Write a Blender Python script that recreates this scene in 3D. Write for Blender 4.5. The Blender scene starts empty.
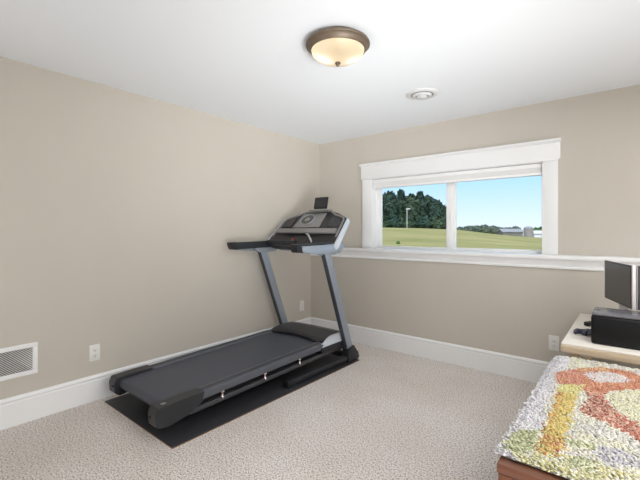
import bpy, bmesh, math, random
from mathutils import Vector, Matrix, noise
random.seed(7)
PI = math.pi
C = bpy.context.scene.collection

# ------------------------------------------------------------------ materials
def lin(r, g, b):
    f = lambda v: ((v/255+0.055)/1.055)**2.4 if v > 10 else v/255/12.92
    return (f(r), f(g), f(b), 1)

def mat(name, rgb, rough=.6, metal=0., var=0., vscale=20., bump=0., bscale=60., coat=0., spec=None, rgb2=None, detail=3):
    m = bpy.data.materials.new(name); m.use_nodes = True
    nt = m.node_tree; b = nt.nodes['Principled BSDF']
    col = lin(*rgb)
    b.inputs['Base Color'].default_value = col
    b.inputs['Roughness'].default_value = rough
    b.inputs['Metallic'].default_value = metal
    if spec is not None: b.inputs['Specular IOR Level'].default_value = spec
    if coat: b.inputs['Coat Weight'].default_value = coat
    tc = nt.nodes.new('ShaderNodeTexCoord')
    if var or rgb2:
        n = nt.nodes.new('ShaderNodeTexNoise'); n.inputs['Scale'].default_value = vscale
        n.inputs['Detail'].default_value = detail
        nt.links.new(tc.outputs['Object'], n.inputs['Vector'])
        r = nt.nodes.new('ShaderNodeValToRGB')
        r.color_ramp.elements[0].position = .32; r.color_ramp.elements[1].position = .68
        c2 = lin(*rgb2) if rgb2 else None
        r.color_ramp.elements[0].color = c2 if c2 else tuple(c*(1-var) for c in col[:3])+(1,)
        r.color_ramp.elements[1].color = col if c2 else tuple(min(1, c*(1+var)) for c in col[:3])+(1,)
        nt.links.new(n.outputs['Fac'], r.inputs['Fac']); nt.links.new(r.outputs['Color'], b.inputs['Base Color'])
    if bump:
        n2 = nt.nodes.new('ShaderNodeTexNoise'); n2.inputs['Scale'].default_value = bscale; n2.inputs['Detail'].default_value = 4
        nt.links.new(tc.outputs['Object'], n2.inputs['Vector'])
        bp = nt.nodes.new('ShaderNodeBump'); bp.inputs['Strength'].default_value = bump; bp.inputs['Distance'].default_value = .01
        nt.links.new(n2.outputs['Fac'], bp.inputs['Height']); nt.links.new(bp.outputs['Normal'], b.inputs['Normal'])
    return m

M = {}
M['wall'] = mat('beige wall paint', (199, 192, 181), .85, bump=.06, bscale=220, var=.01, vscale=3)
M['ceiling'] = mat('white ceiling paint', (238, 241, 245), .9, bump=.05, bscale=150)
M['trim'] = mat('white trim paint', (240, 240, 240), .38, var=.008, vscale=4)
M['plate'] = mat('white plastic plate', (232, 231, 226), .4, var=.01, vscale=9)
M['diffuser'] = mat('off white diffuser paint', (214, 214, 214), .5, var=.01, vscale=9)
M['hole'] = mat('dark slot', (40, 38, 36), .8, var=.05, vscale=30)
M['grey_back'] = mat('grey duct behind grille', (128, 128, 128), .8, var=.05, vscale=10)
M['vinyl'] = mat('white vinyl', (250, 250, 250), .35, var=.005, vscale=6)
M['shade'] = mat('white shade fabric', (238, 238, 236), .8, bump=.05, bscale=300)
M['tread_dark'] = mat('charcoal moulded plastic', (37, 38, 42), .40, var=.06, vscale=40, bump=.08, bscale=500)
M['rail_top'] = mat('dark grey ribbed foot rail', (84, 86, 93), .40, var=.05, vscale=30, bump=.1, bscale=500)
M['belt'] = mat('black running belt', (69, 73, 83), .45, var=.08, vscale=90, bump=.15, bscale=700)
M['frame_black'] = mat('black painted steel', (26, 26, 29), .45, var=.05, vscale=20)
M['steel_bar'] = mat('dark grey steel bar', (72, 72, 76), .35, metal=.4, var=.05, vscale=20)
M['hood'] = mat('dark grey motor hood', (52, 52, 57), .42, var=.06, vscale=30, bump=.06, bscale=400)
M['silver'] = mat('silver grey paint', (150, 158, 168), .38, metal=.35, var=.03, vscale=25)
M['silver_light'] = mat('light silver plastic', (200, 205, 212), .35, metal=.15, var=.02, vscale=25)
M['upright_dark'] = mat('dark grey upright face', (66, 70, 77), .45, metal=.2, var=.04, vscale=20)
M['chrome'] = mat('chrome spacer', (215, 200, 200), .2, metal=.9, var=.02, vscale=60)
M['grip'] = mat('black foam grip', (36, 39, 44), .55, bump=.1, bscale=300, var=.05, vscale=40)
M['console_grey'] = mat('grey console trim', (138, 136, 135), .4, metal=.2, var=.04, vscale=30)
M['console_dark'] = mat('dark console plastic', (46, 45, 46), .4, var=.05, vscale=30)
M['display'] = mat('dark display glass', (20, 21, 30), .15, coat=.3, var=.05, vscale=10)
M['mesh_dark'] = mat('dark speaker mesh', (88, 85, 78), .6, var=.25, vscale=400)
M['red_key'] = mat('red plastic', (150, 60, 40), .4, var=.05, vscale=40)
M['rubber'] = mat('black rubber mat', (46, 46, 50), .5, var=.08, vscale=80, bump=.12, bscale=400)
M['tan'] = mat('tan mat edge', (150, 110, 75), .8, var=.1, vscale=60)
M['bronze'] = mat('oil rubbed bronze', (104, 90, 76), .5, metal=.4, var=.1, vscale=30)
M['desk'] = mat('pale cream laminate', (226, 219, 208), .35, var=.02, vscale=8)
M['desk_edge'] = mat('light maple edge', (203, 184, 158), .45, rgb2=(190, 168, 140), vscale=14)
M['printer'] = mat('black printer plastic', (12, 12, 15), .5, spec=.3, var=.08, vscale=60)
M['lid'] = mat('grey glossy lid', (104, 103, 108), .25, var=.03, vscale=20)
M['bezel'] = mat('silver bezel', (206, 200, 200), .4, metal=.1, var=.02, vscale=30)
M['screen'] = mat('dark grey screen', (66, 62, 60), .35, var=.03, vscale=5)
M['black_plastic'] = mat('black plastic', (24, 24, 26), .4, var=.05, vscale=50)
M['cable'] = mat('blue grey cable', (70, 72, 92), .5, var=.1, vscale=120)
M['cherry'] = mat('reddish brown wood', (116, 74, 55), .36, rgb2=(90, 54, 40), vscale=7, coat=.15, detail=6)
M['cherry_dark'] = mat('dark reddish wood', (92, 52, 42), .4, rgb2=(70, 38, 31), vscale=7, detail=6)
M['bark'] = mat('bark', (74, 64, 54), .9, var=.2, vscale=3)
M['pole'] = mat('weathered pale pole', (196, 196, 188), .7, var=.06, vscale=5)
M['barn_roof'] = mat('grey metal roof', (158, 156, 158), .95, var=.05, vscale=.5)
M['barn_wall'] = mat('grey barn boards', (128, 124, 120), .8, var=.1, vscale=1)
M['silo'] = mat('concrete silo', (150, 142, 140), .8, var=.08, vscale=1)
M['white_shed'] = mat('white siding', (226, 226, 232), .6, var=.02, vscale=1)

def leafmat(name, a, b):
    m = mat(name, a, .8, rgb2=b, vscale=1.1, detail=5)
    m.node_tree.nodes['Principled BSDF'].inputs['Specular IOR Level'].default_value = .1
    return m
M['leaf_dark'] = leafmat('dark evergreen leaves', (74, 96, 82), (36, 54, 46))
M['leaf_mid'] = leafmat('deep green leaves', (88, 104, 82), (42, 60, 48))
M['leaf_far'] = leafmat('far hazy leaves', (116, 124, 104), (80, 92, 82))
M['leaf_green'] = leafmat('green leaves', (110, 140, 80), (70, 98, 60))

# wood grain direction for the chest: stretch the noise along X
for k in ('cherry', 'cherry_dark', 'desk_edge'):
    nt = M[k].node_tree
    tex = [n for n in nt.nodes if n.type == 'TEX_NOISE'][0]; tc = [n for n in nt.nodes if n.type == 'TEX_COORD'][0]
    mp = nt.nodes.new('ShaderNodeMapping'); mp.inputs['Scale'].default_value = (.6, 5, 9)
    nt.links.new(tc.outputs['Object'], mp.inputs['Vector']); nt.links.new(mp.outputs['Vector'], tex.inputs['Vector'])

# carpet: speckled frieze
def carpet():
    m = bpy.data.materials.new('beige frieze carpet'); m.use_nodes = True
    nt = m.node_tree; L = nt.links; b = nt.nodes['Principled BSDF']
    b.inputs['Roughness'].default_value = 1; b.inputs['Specular IOR Level'].default_value = .05
    b.inputs['Sheen Weight'].default_value = .15
    tc = nt.nodes.new('ShaderNodeTexCoord')
    n1 = nt.nodes.new('ShaderNodeTexNoise'); n1.inputs['Scale'].default_value = 105; n1.inputs['Detail'].default_value = 3; n1.inputs['Roughness'].default_value = .65
    n2 = nt.nodes.new('ShaderNodeTexNoise'); n2.inputs['Scale'].default_value = 2.2; n2.inputs['Detail'].default_value = 2
    n3 = nt.nodes.new('ShaderNodeTexVoronoi'); n3.inputs['Scale'].default_value = 170
    for n in (n1, n2, n3): L.new(tc.outputs['Object'], n.inputs['Vector'])
    r = nt.nodes.new('ShaderNodeValToRGB'); e = r.color_ramp.elements
    e[0].position = .36; e[0].color = lin(144, 132, 124)
    e[1].position = .62; e[1].color = lin(255, 252, 249)
    x = r.color_ramp.elements.new(.48); x.color = lin(234, 224, 215)
    L.new(n1.outputs['Fac'], r.inputs['Fac'])
    r2 = nt.nodes.new('ShaderNodeValToRGB'); r2.color_ramp.elements[0].position = .35; r2.color_ramp.elements[1].position = .65
    r2.color_ramp.elements[0].color = (.93, .91, .89, 1); r2.color_ramp.elements[1].color = (1, 1, 1, 1)
    L.new(n2.outputs['Fac'], r2.inputs['Fac'])
    mx = nt.nodes.new('ShaderNodeMix'); mx.data_type = 'RGBA'; mx.blend_type = 'MULTIPLY'; mx.inputs[0].default_value = 1
    L.new(r.outputs['Color'], mx.inputs[6]); L.new(r2.outputs['Color'], mx.inputs[7]); L.new(mx.outputs[2], b.inputs['Base Color'])
    ad = nt.nodes.new('ShaderNodeMath'); ad.operation = 'ADD'
    L.new(n1.outputs['Fac'], ad.inputs[0]); L.new(n3.outputs['Distance'], ad.inputs[1])
    bp = nt.nodes.new('ShaderNodeBump'); bp.inputs['Strength'].default_value = .6; bp.inputs['Distance'].default_value = .012
    L.new(ad.outputs[0], bp.inputs['Height']); L.new(bp.outputs['Normal'], b.inputs['Normal'])
    return m
M['carpet'] = carpet()

def glassmat():
    m = bpy.data.materials.new('clear window glass'); m.use_nodes = True
    nt = m.node_tree; nt.nodes.clear()
    o = nt.nodes.new('ShaderNodeOutputMaterial'); t = nt.nodes.new('ShaderNodeBsdfTransparent'); g = nt.nodes.new('ShaderNodeBsdfGlossy')
    g.inputs['Roughness'].default_value = .02; t.inputs['Color'].default_value = (.98, .99, .985, 1)
    fr = nt.nodes.new('ShaderNodeFresnel'); fr.inputs['IOR'].default_value = 1.2
    mx = nt.nodes.new('ShaderNodeMixShader')
    nt.links.new(fr.outputs[0], mx.inputs[0]); nt.links.new(t.outputs[0], mx.inputs[1]); nt.links.new(g.outputs[0], mx.inputs[2])
    nt.links.new(mx.outputs[0], o.inputs[0]); return m
M['glass'] = glassmat()

def domemat():
    m = bpy.data.materials.new('amber alabaster glass'); m.use_nodes = True
    nt = m.node_tree; nt.nodes.clear(); L = nt.links
    o = nt.nodes.new('ShaderNodeOutputMaterial'); t = nt.nodes.new('ShaderNodeBsdfTranslucent'); g = nt.nodes.new('ShaderNodeBsdfPrincipled')
    g.inputs['Roughness'].default_value = .3; g.inputs['Base Color'].default_value = lin(240, 225, 195)
    tc = nt.nodes.new('ShaderNodeTexCoord'); n = nt.nodes.new('ShaderNodeTexNoise'); n.inputs['Scale'].default_value = 9; n.inputs['Detail'].default_value = 5
    r = nt.nodes.new('ShaderNodeValToRGB'); r.color_ramp.elements[0].position = .35; r.color_ramp.elements[1].position = .7
    r.color_ramp.elements[0].color = lin(248, 230, 198); r.color_ramp.elements[1].color = lin(255, 246, 230)
    L.new(tc.outputs['Object'], n.inputs['Vector']); L.new(n.outputs['Fac'], r.inputs['Fac']); L.new(r.outputs['Color'], t.inputs['Color'])
    mx = nt.nodes.new('ShaderNodeMixShader'); mx.inputs[0].default_value = .35
    L.new(t.outputs[0], mx.inputs[1]); L.new(g.outputs[0], mx.inputs[2]); L.new(mx.outputs[0], o.inputs[0]); return m
M['dome'] = domemat()

def fieldmat():
    m = mat('mown meadow grass', (182, 166, 112), .95, rgb2=(152, 144, 88), vscale=.35, detail=8, bump=.3, bscale=8)
    m.node_tree.nodes['Principled BSDF'].inputs['Specular IOR Level'].default_value = .05
    return m
M['field'] = fieldmat()

def rugmat():
    m = bpy.data.materials.new('dyed wool tufts'); m.use_nodes = True
    nt = m.node_tree; b = nt.nodes['Principled BSDF']; b.inputs['Roughness'].default_value = .95
    b.inputs['Specular IOR Level'].default_value = .05; b.inputs['Sheen Weight'].default_value = .2
    a = nt.nodes.new('ShaderNodeVertexColor'); a.layer_name = 'dye'
    tc = nt.nodes.new('ShaderNodeTexCoord'); n = nt.nodes.new('ShaderNodeTexNoise'); n.inputs['Scale'].default_value = 260
    bp = nt.nodes.new('ShaderNodeBump'); bp.inputs['Strength'].default_value = .4; bp.inputs['Distance'].default_value = .003
    nt.links.new(tc.outputs['Object'], n.inputs['Vector']); nt.links.new(n.outputs['Fac'], bp.inputs['Height']); nt.links.new(bp.outputs['Normal'], b.inputs['Normal'])
    nt.links.new(a.outputs['Color'], b.inputs['Base Color']); return m
M['rug'] = rugmat()

# ------------------------------------------------------------------ mesh helpers
def box(bm, x0, x1, y0, y1, z0, z1, bev=0., seg=2, mtx=None):
    vs = [bm.verts.new((x, y, z)) for x in (x0, x1) for y in (y0, y1) for z in (z0, z1)]
    F = [(0, 1, 3, 2), (4, 6, 7, 5), (0, 4, 5, 1), (2, 3, 7, 6), (0, 2, 6, 4), (1, 5, 7, 3)]
    fs = [bm.faces.new([vs[i] for i in f]) for f in F]
    out = vs
    if bev:
        es = list({e for f in fs for e in f.edges})
        r = bmesh.ops.bevel(bm, geom=es, offset=bev, segments=seg, affect='EDGES', profile=.5)
        out = list({v for f in r['faces'] for v in f.verts} | {v for v in vs if v.is_valid})
    if mtx is not None:
        bmesh.ops.transform(bm, matrix=mtx, verts=out)
    return out

def prism(bm, pts, to3, h0, h1, bev=0., seg=2):
    """polygon pts (2D) extruded between heights h0,h1; to3(a,b,h) -> 3D point"""
    lo = [bm.verts.new(to3(a, b, h0)) for a, b in pts]; hi = [bm.verts.new(to3(a, b, h1)) for a, b in pts]
    fs = [bm.faces.new(lo[::-1]), bm.faces.new(hi)]
    n = len(pts)
    for i in range(n):
        fs.append(bm.faces.new((lo[i], lo[(i+1) % n], hi[(i+1) % n], hi[i])))
    if bev:
        es = list({e for f in fs for e in f.edges})
        bmesh.ops.bevel(bm, geom=es, offset=bev, segments=seg, affect='EDGES', profile=.5, clamp_overlap=True)

def sweep(bm, path, prof, side=Vector((1, 0, 0))):
    """sweep a 2D profile (a along side, b along side x tangent) along a polyline, capped"""
    rings = []
    P = [Vector(p) for p in path]
    for i, p in enumerate(P):
        t = (P[min(i+1, len(P)-1)] - P[max(i-1, 0)]).normalized()
        s = (side - t*side.dot(t)).normalized(); u = s.cross(t).normalized()
        pr = prof(i/(len(P)-1)) if callable(prof) else prof
        rings.append([bm.verts.new(p + s*a + u*b) for a, b in pr])
    n = len(rings[0])
    for r0, r1 in zip(rings, rings[1:]):
        for i in range(n):
            bm.faces.new((r0[i], r0[(i+1) % n], r1[(i+1) % n], r1[i]))
    bm.faces.new(rings[0][::-1]); bm.faces.new(rings[-1])

def circ(r, n=10, ry=None):
    return [(r*math.cos(2*PI*i/n), (ry or r)*math.sin(2*PI*i/n)) for i in range(n)]

def rrect(w, h, r, n=3):
    out = []
    for cx, cy, a in ((w/2-r, h/2-r, 0), (-w/2+r, h/2-r, 90), (-w/2+r, -h/2+r, 180), (w/2-r, -h/2+r, 270)):
        for i in range(n+1):
            t = math.radians(a+90*i/n); out.append((cx+r*math.cos(t), cy+r*math.sin(t)))
    return out

def lathe(bm, prof, cx, cy, n=48):
    rings = []
    for r, z in prof:
        rings.append([bm.verts.new((cx+max(r, 1e-4)*math.cos(2*PI*i/n), cy+max(r, 1e-4)*math.sin(2*PI*i/n), z)) for i in range(n)])
    for a, b in zip(rings, rings[1:]):
        for i in range(n):
            bm.faces.new((a[i], a[(i+1) % n], b[(i+1) % n], b[i]))

def obj(name, bm, m, parent=None, ang=35, smooth=True):
    bmesh.ops.recalc_face_normals(bm, faces=bm.faces)
    me = bpy.data.meshes.new(name); bm.to_mesh(me); bm.free()
    ms = m if isinstance(m, (list, tuple)) else [m]
    for x in ms: me.materials.append(x)
    o = bpy.data.objects.new(name, me); C.objects.link(o)
    if smooth:
        me.polygons.foreach_set('use_smooth', [True]*len(me.polygons)); me.set_sharp_from_angle(angle=math.radians(ang))
    if parent is not None:
        o.parent = parent
        w = Vector((0, 0, 0)); q = parent
        while q is not None: w += q.location; q = q.parent
        me.transform(Matrix.Translation(-w))
    return o

def tag(o, label=None, cat=None, group=None, kind=None):
    if label: o['label'] = label
    if cat: o['category'] = cat
    if group: o['group'] = group
    if kind: o['kind'] = kind
    return o

def thing(name, loc, label, cat, group=None):
    o = bpy.data.objects.new(name, None); o.empty_display_size = .05; o.location = loc; C.objects.link(o)
    return tag(o, label, cat, group)

def struct(name, bm, m, label=None, parent=None, **k):
    o = obj(name, bm, m, parent, **k)
    if parent is None: tag(o, label, None, None, 'structure')
    return o

def B(*boxes):
    bm = bmesh.new()
    for b in boxes: box(bm, *b)
    return bm

# ------------------------------------------------------------------ room shell
H = 2.44; RX = 4.75; RY = -1.35; YU = 3.867; YL = 3.693; YO = 4.06
WX0, WX1, WZ0, WZ1 = .792, 2.591, 1.085, 1.925        # window opening
def setting(o, label, cat): tag(o, label, cat); return o
setting(struct('floor', B((-.2, RX+.2, RY-.2, YO, -.1, 0)), M['carpet']), 'beige speckled carpet floor', 'floor')
setting(struct('ceiling', B((-.2, RX+.2, RY-.2, YO, H, H+.15)), M['ceiling']), 'flat white painted ceiling', 'ceiling')
setting(struct('wall_left', B((-.2, 0, RY-.2, YO, 0, H)), M['wall']), 'long beige wall behind the treadmill', 'wall')
setting(struct('wall_right', B((RX, RX+.2, RY-.2, YO, 0, H)), M['wall']), 'beige side wall opposite the treadmill', 'wall')
setting(struct('wall_front', B((0, RX, RY-.2, RY, 0, H)), M['wall']), 'beige wall facing the window wall', 'wall')
setting(struct('wall_back', B((0, RX, YL, YO, 0, 1.055), (0, WX0, YU, YO, 1.055, H), (WX1, RX, YU, YO, 1.055, H),
                      (WX0, WX1, YU, YO, WZ1, H), (WX0, WX1, YU, YO, 1.055, 1.06)), M['wall'], smooth=False), 'beige window wall with a thicker lower half', 'wall')

# baseboards
def base_prof():      # (out, z)
    return [(0, 0), (.017, 0), (.017, .152), (.0135, .158), (.0135, .166), (.019, .170), (.019, .178), (.012, .190), (.006, .194), (0, .194)]
bm = bmesh.new(); prism(bm, base_prof(), lambda a, b, h: (a, h, b), RY, YL)
setting(struct('baseboard_left', bm, M['trim'], ang=20), 'white baseboard along the long left wall', 'baseboard')
bm = bmesh.new(); prism(bm, base_prof(), lambda a, b, h: (h, YL-a, b), .019, RX)
setting(struct('baseboard_back', bm, M['trim'], ang=20), 'white baseboard under the window wall', 'baseboard')

# ledge cap along the whole window wall
r = thing('trim_1', (RX/2, YL, 1.06), 'white ledge shelf running along the window wall under the window', 'ledge'); r['kind'] = 'structure'
bm = bmesh.new(); box(bm, 0, RX, YL-.034, YU, 1.060, 1.095, .006)
obj('shelf_cap', bm, M['trim'], r)
bm = bmesh.new(); prism(bm, [(0, .985), (.012, .985), (.014, 1.0), (.010, 1.006), (.014, 1.03), (.020, 1.045), (.024, 1.06), (0, 1.06)], lambda a, b, h: (h, YL-a, b), 0, RX)
obj('apron_moulding', bm, M['trim'], r, ang=20)

# window
w = thing('window_1', ((WX0+WX1)/2, YU, WZ0), 'white framed two pane slider window looking onto the field', 'window'); w['kind'] = 'structure'
bm = bmesh.new()
box(bm, .680, WX0+.004, YU-.022, YU, 1.095, 1.925, .003); obj('side_casing', bm, M['trim'], w)
bm = bmesh.new(); box(bm, WX1-.004, 2.692, YU-.022, YU, 1.095, 1.925, .003); obj('side_casing', bm, M['trim'], w)
bm = bmesh.new(); box(bm, .662, 2.710, YU-.028, YU, 1.925, 2.068, .003); box(bm, .672, 2.700, YU-.034, YU, 1.912, 1.928, .004)
obj('head_casing', bm, M['trim'], w)
bm = bmesh.new(); prism(bm, [(0, 2.068), (.03, 2.068), (.05, 2.084), (.05, 2.098), (0, 2.098)], lambda a, b, h: (h, YU-a, b), .652, 2.716)
obj('head_cap', bm, M['trim'], w)
bm = bmesh.new()
box(bm, WX0, WX0+.018, YU-.02, YO-.1, 1.095, WZ1); box(bm, WX1-.018, WX1, YU-.02, YO-.1, 1.095, WZ1); box(bm, WX0, WX1, YU-.02, YO-.1, WZ1-.018, WZ1+.001)
obj('jamb', bm, M['trim'], w)
gx = (.878, 1.664, 1.756, 2.545); gz = (1.122, 1.845)
bm = bmesh.new(); ya, yb = YO-.10, YO-.03
box(bm, WX0, WX0+.042, ya, yb, 1.062, WZ1, .003); box(bm, WX1-.024, WX1, ya, yb, 1.062, WZ1, .003)
box(bm, WX0+.04, WX1-.02, ya, yb, 1.062, 1.108, .003); box(bm, WX0+.04, WX1-.02, ya, yb, 1.875, WZ1, .003)
obj('window_frame', bm, M['vinyl'], w)
def sash(x0, x1, l, rr, y0, y1):
    bm = bmesh.new(); box(bm, x0, x0+l, y0, y1, 1.107, 1.876, .003); box(bm, x1-rr, x1, y0, y1, 1.107, 1.876, .003)
    box(bm, x0+l, x1-rr, y0, y1, 1.107, gz[0], .002); box(bm, x0+l, x1-rr, y0, y1, gz[1], 1.876, .002)
    s = obj('sash', bm, M['vinyl'], w)
    obj('pane', B((x0+l-.002, x1-rr+.002, (y0+y1)/2-.002, (y0+y1)/2+.002, gz[0]-.002, gz[1]+.002)), M['glass'], s, smooth=False)
    return s
sash(WX0+.041, 1.735, gx[0]-WX0-.041, .071, ya+.004, ya+.03)
sash(1.690, WX1-.023, .066, WX1-.023-gx[3], ya+.034, ya+.060)
bm = bmesh.new(); box(bm, 1.712, 1.724, ya-.012, ya+.006, 1.42, 1.50, .003); obj('latch', bm, M['vinyl'], w)

# rolled-up shade under the window head
t = thing('window_shade', ((WX0+WX1)/2, YU+.04, 1.80), 'white cellular shade pulled up to the top of the window', 'blind')
bm = bmesh.new(); box(bm, WX0+.022, WX1-.022, YU+.008, YU+.07, 1.868, 1.905, .004); obj('head_rail', bm, M['vinyl'], t)
bm = bmesh.new()
for i in range(4):
    z = 1.825+i*.0108; prism(bm, [(.012, z), (.008, z+.005), (.012, z+.0105), (.062, z+.0105), (.066, z+.005), (.062, z)], lambda a, b, h: (h, YU+a, b), WX0+.026, WX1-.026)
obj('fabric_stack', bm, M['shade'], t)
bm = bmesh.new(); box(bm, WX0+.024, WX1-.024, YU+.008, YU+.068, 1.800, 1.824, .004); obj('bottom_rail', bm, M['vinyl'], t)

# ------------------------------------------------------------------ outlets, grille
def outlet(label, pos, face):        # face 'left': on x=0 ; 'back': on y=YL
    a, z = pos
    if face == 'left': to = lambda u, v, h: (h, a+u, z+v)
    else: to = lambda u, v, h: (a+u, YL-h, z+v)
    o = thing('wall_outlet', to(0, 0, 0), label, 'outlet', 'wall outlets')
    bm = bmesh.new(); prism(bm, rrect(.076, .124, .006), to, .0005, .006, .0018); obj('plate', bm, M['plate'], o)
    for s in (-1, 1):
        bm = bmesh.new(); prism(bm, rrect(.034, .030, .009), lambda u, v, h, s=s: to(u, v+s*.0195, h), .0062, .0078, .0006); rc = obj('socket', bm, M['plate'], o)
        bm = bmesh.new()
        for du in (-.0065, .0065):
            prism(bm, rrect(.0024, .010, .0006, 1), lambda u, v, h, s=s, du=du: to(u+du, v+s*.0195+.003, h), .0079, .0083)
        prism(bm, circ(.0026, 8), lambda u, v, h, s=s: to(u, v+s*.0195-.008, h), .0079, .0083)
        obj('slot', bm, M['hole'], rc)
    bm = bmesh.new(); prism(bm, circ(.003, 10), to, .0062, .0072); obj('screw', bm, M['plate'], o)
outlet('white wall outlet on the long wall between the floor grille and the treadmill', (1.150, .364), 'left')
outlet('white wall outlet in the room corner seen between the treadmill uprights', (3.515, .366), 'left')
outlet('white wall outlet low on the window wall beside the desk', (2.684, .362), 'back')

t = thing('air_grille', (.006, .59, .32), 'white return air grille low on the long wall at the left edge', 'vent')
y0, y1, z0, z1 = .375, .788, .316, .530
bm = bmesh.new(); fw = .030
for b in ((y0, y1, z0, z0+fw), (y0, y1, z1-fw, z1), (y0, y0+fw, z0+fw, z1-fw), (y1-fw, y1, z0+fw, z1-fw)):
    box(bm, .0005, .011, b[0], b[1], b[2], b[3], .003)
obj('frame', bm, M['trim'], t)
obj('duct', B((.0006, .0016, y0+fw*.8, y1-fw*.8, z0+fw*.8, z1-fw*.8)), M['grey_back'], t, smooth=False)
bm = bmesh.new(); A0, A1, Z0, Z1 = y0+fw, y1-fw, z0+fw, z1-fw; hh = Z1-Z0
k = A0-hh
while k < A1:                 # diagonal fins falling towards the right
    p0 = max(A0, k); p1 = min(A1, k+hh)
    if p1-p0 > .004:
        za = Z1-(p0-k); zb = Z1-(p1-k); d = .0035
        prism(bm, [(p0, za-d), (p0, min(Z1, za+d)), (p1, zb+d), (p1, max(Z0, zb-d))], lambda a, b, h: (h, a, b), .0018, .009)
    k += .0155
obj('fins', bm, M['plate'], t)

# ------------------------------------------------------------------ ceiling light and diffuser
LX, LY = 1.843, 1.803
t = thing('ceiling_lamp', (LX, LY, H), 'bronze rimmed flush ceiling lamp with amber glass bowl', 'lamp')
bm = bmesh.new()
lathe(bm, [(0, 2.4395), (.132, 2.4395), (.140, 2.434), (.166, 2.420), (.186, 2.406), (.190, 2.398), (.188, 2.391), (.176, 2.384), (.172, 2.374), (.164, 2.364), (.158, 2.363), (.155, 2.368), (.155, 2.400), (.12, 2.410), (0, 2.413)], LX, LY, 64)
obj('rim', bm, M['bronze'], t, ang=40)
bm = bmesh.new()
pr = [(.157*math.cos(a), 2.368-.072*math.sin(a)) for a in [i*PI/2/16 for i in range(17)]]
lathe(bm, pr, LX, LY, 64); obj('glass_bowl', bm, M['dome'], t)
bm = bmesh.new()
lathe(bm, [(0, 2.300), (.010, 2.299), (.016, 2.294), (.017, 2.289), (.011, 2.284), (.010, 2.279), (.006, 2.273), (0, 2.271)], LX, LY, 24); obj('finial', bm, M['bronze'], t)

t = thing('ceiling_diffuser', (1.838, 2.979, H), 'round white ceiling air diffuser near the window wall', 'vent')
bm = bmesh.new(); lathe(bm, [(.088, 2.4325), (.088, 2.4398), (.132, 2.4398), (.134, 2.436), (.128, 2.431), (.112, 2.425), (.098, 2.424), (.090, 2.428), (.088, 2.4325)], 1.838, 2.979, 48); obj('outer_ring', bm, M['diffuser'], t)
bm = bmesh.new(); lathe(bm, [(.058, 2.424), (.080, 2.428), (.082, 2.425), (.068, 2.415), (.056, 2.413), (.052, 2.416), (.058, 2.424)], 1.838, 2.979, 48); obj('middle_ring', bm, M['diffuser'], t)
bm = bmesh.new(); lathe(bm, [(0, 2.418), (.044, 2.418), (.046, 2.414), (.034, 2.405), (0, 2.402)], 1.838, 2.979, 48); obj('centre_cone', bm, M['diffuser'], t)
bm = bmesh.new(); lathe(bm, [(.0, 2.4396), (.086, 2.4396), (.086, 2.4385), (0, 2.4385)], 1.838, 2.979, 48); obj('throat', bm, M['grey_back'], t)

# ------------------------------------------------------------------ mat and treadmill
t = thing('treadmill_mat', (.59, 2.16, 0), 'black rubber mat on the carpet beneath the treadmill', 'mat')
bm = bmesh.new(); box(bm, .100, 1.076, 1.186, 3.190, .0035, .009, .0015); obj('top_layer', bm, M['rubber'], t)
obj('backing', B((.099, 1.0775, 1.1845, 3.1915, .0003, .0035)), M['tan'], t, smooth=False)

TC = .592
t = thing('treadmill', (TC, 2.15, .009), 'black and silver folding treadmill standing on the rubber mat by the long wall', 'treadmill')
Zr = lambda y: .222 + (y-1.19)*.0215          # top of the foot rails, rising to the front
# running belt: wraps round the rear roller
bm = bmesh.new(); bx0, bx1 = .272, .893
pts = []
zt = lambda y: Zr(y)-.014
for i in range(9): pts.append((2.90-(2.90-1.245)*i/8, zt(2.90-(2.90-1.245)*i/8)))
for i in range(1, 9):
    a = PI/2+PI*i/9; pts.append((1.245+.036*math.cos(a), zt(1.245)-.036+.036*math.sin(a)))
pts.append((1.245, zt(1.245)-.072)); pts.append((2.90, zt(2.9)-.072))
prism(bm, pts, lambda a, b, h: (h, a, b), bx0, bx1)
obj('running_belt', bm, M['belt'], t, ang=30)
# deck frame below the belt
bm = bmesh.new()
box(bm, .235, .275, 1.25, 3.05, .10, .18, .006); box(bm, .890, .925, 1.25, 3.05, .10, .18, .006)
for y in (1.40, 2.0, 2.6): box(bm, .27, .90, y, y+.05, .085, .118, .004)
obj('deck_frame', bm, M['frame_black'], t)
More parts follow.
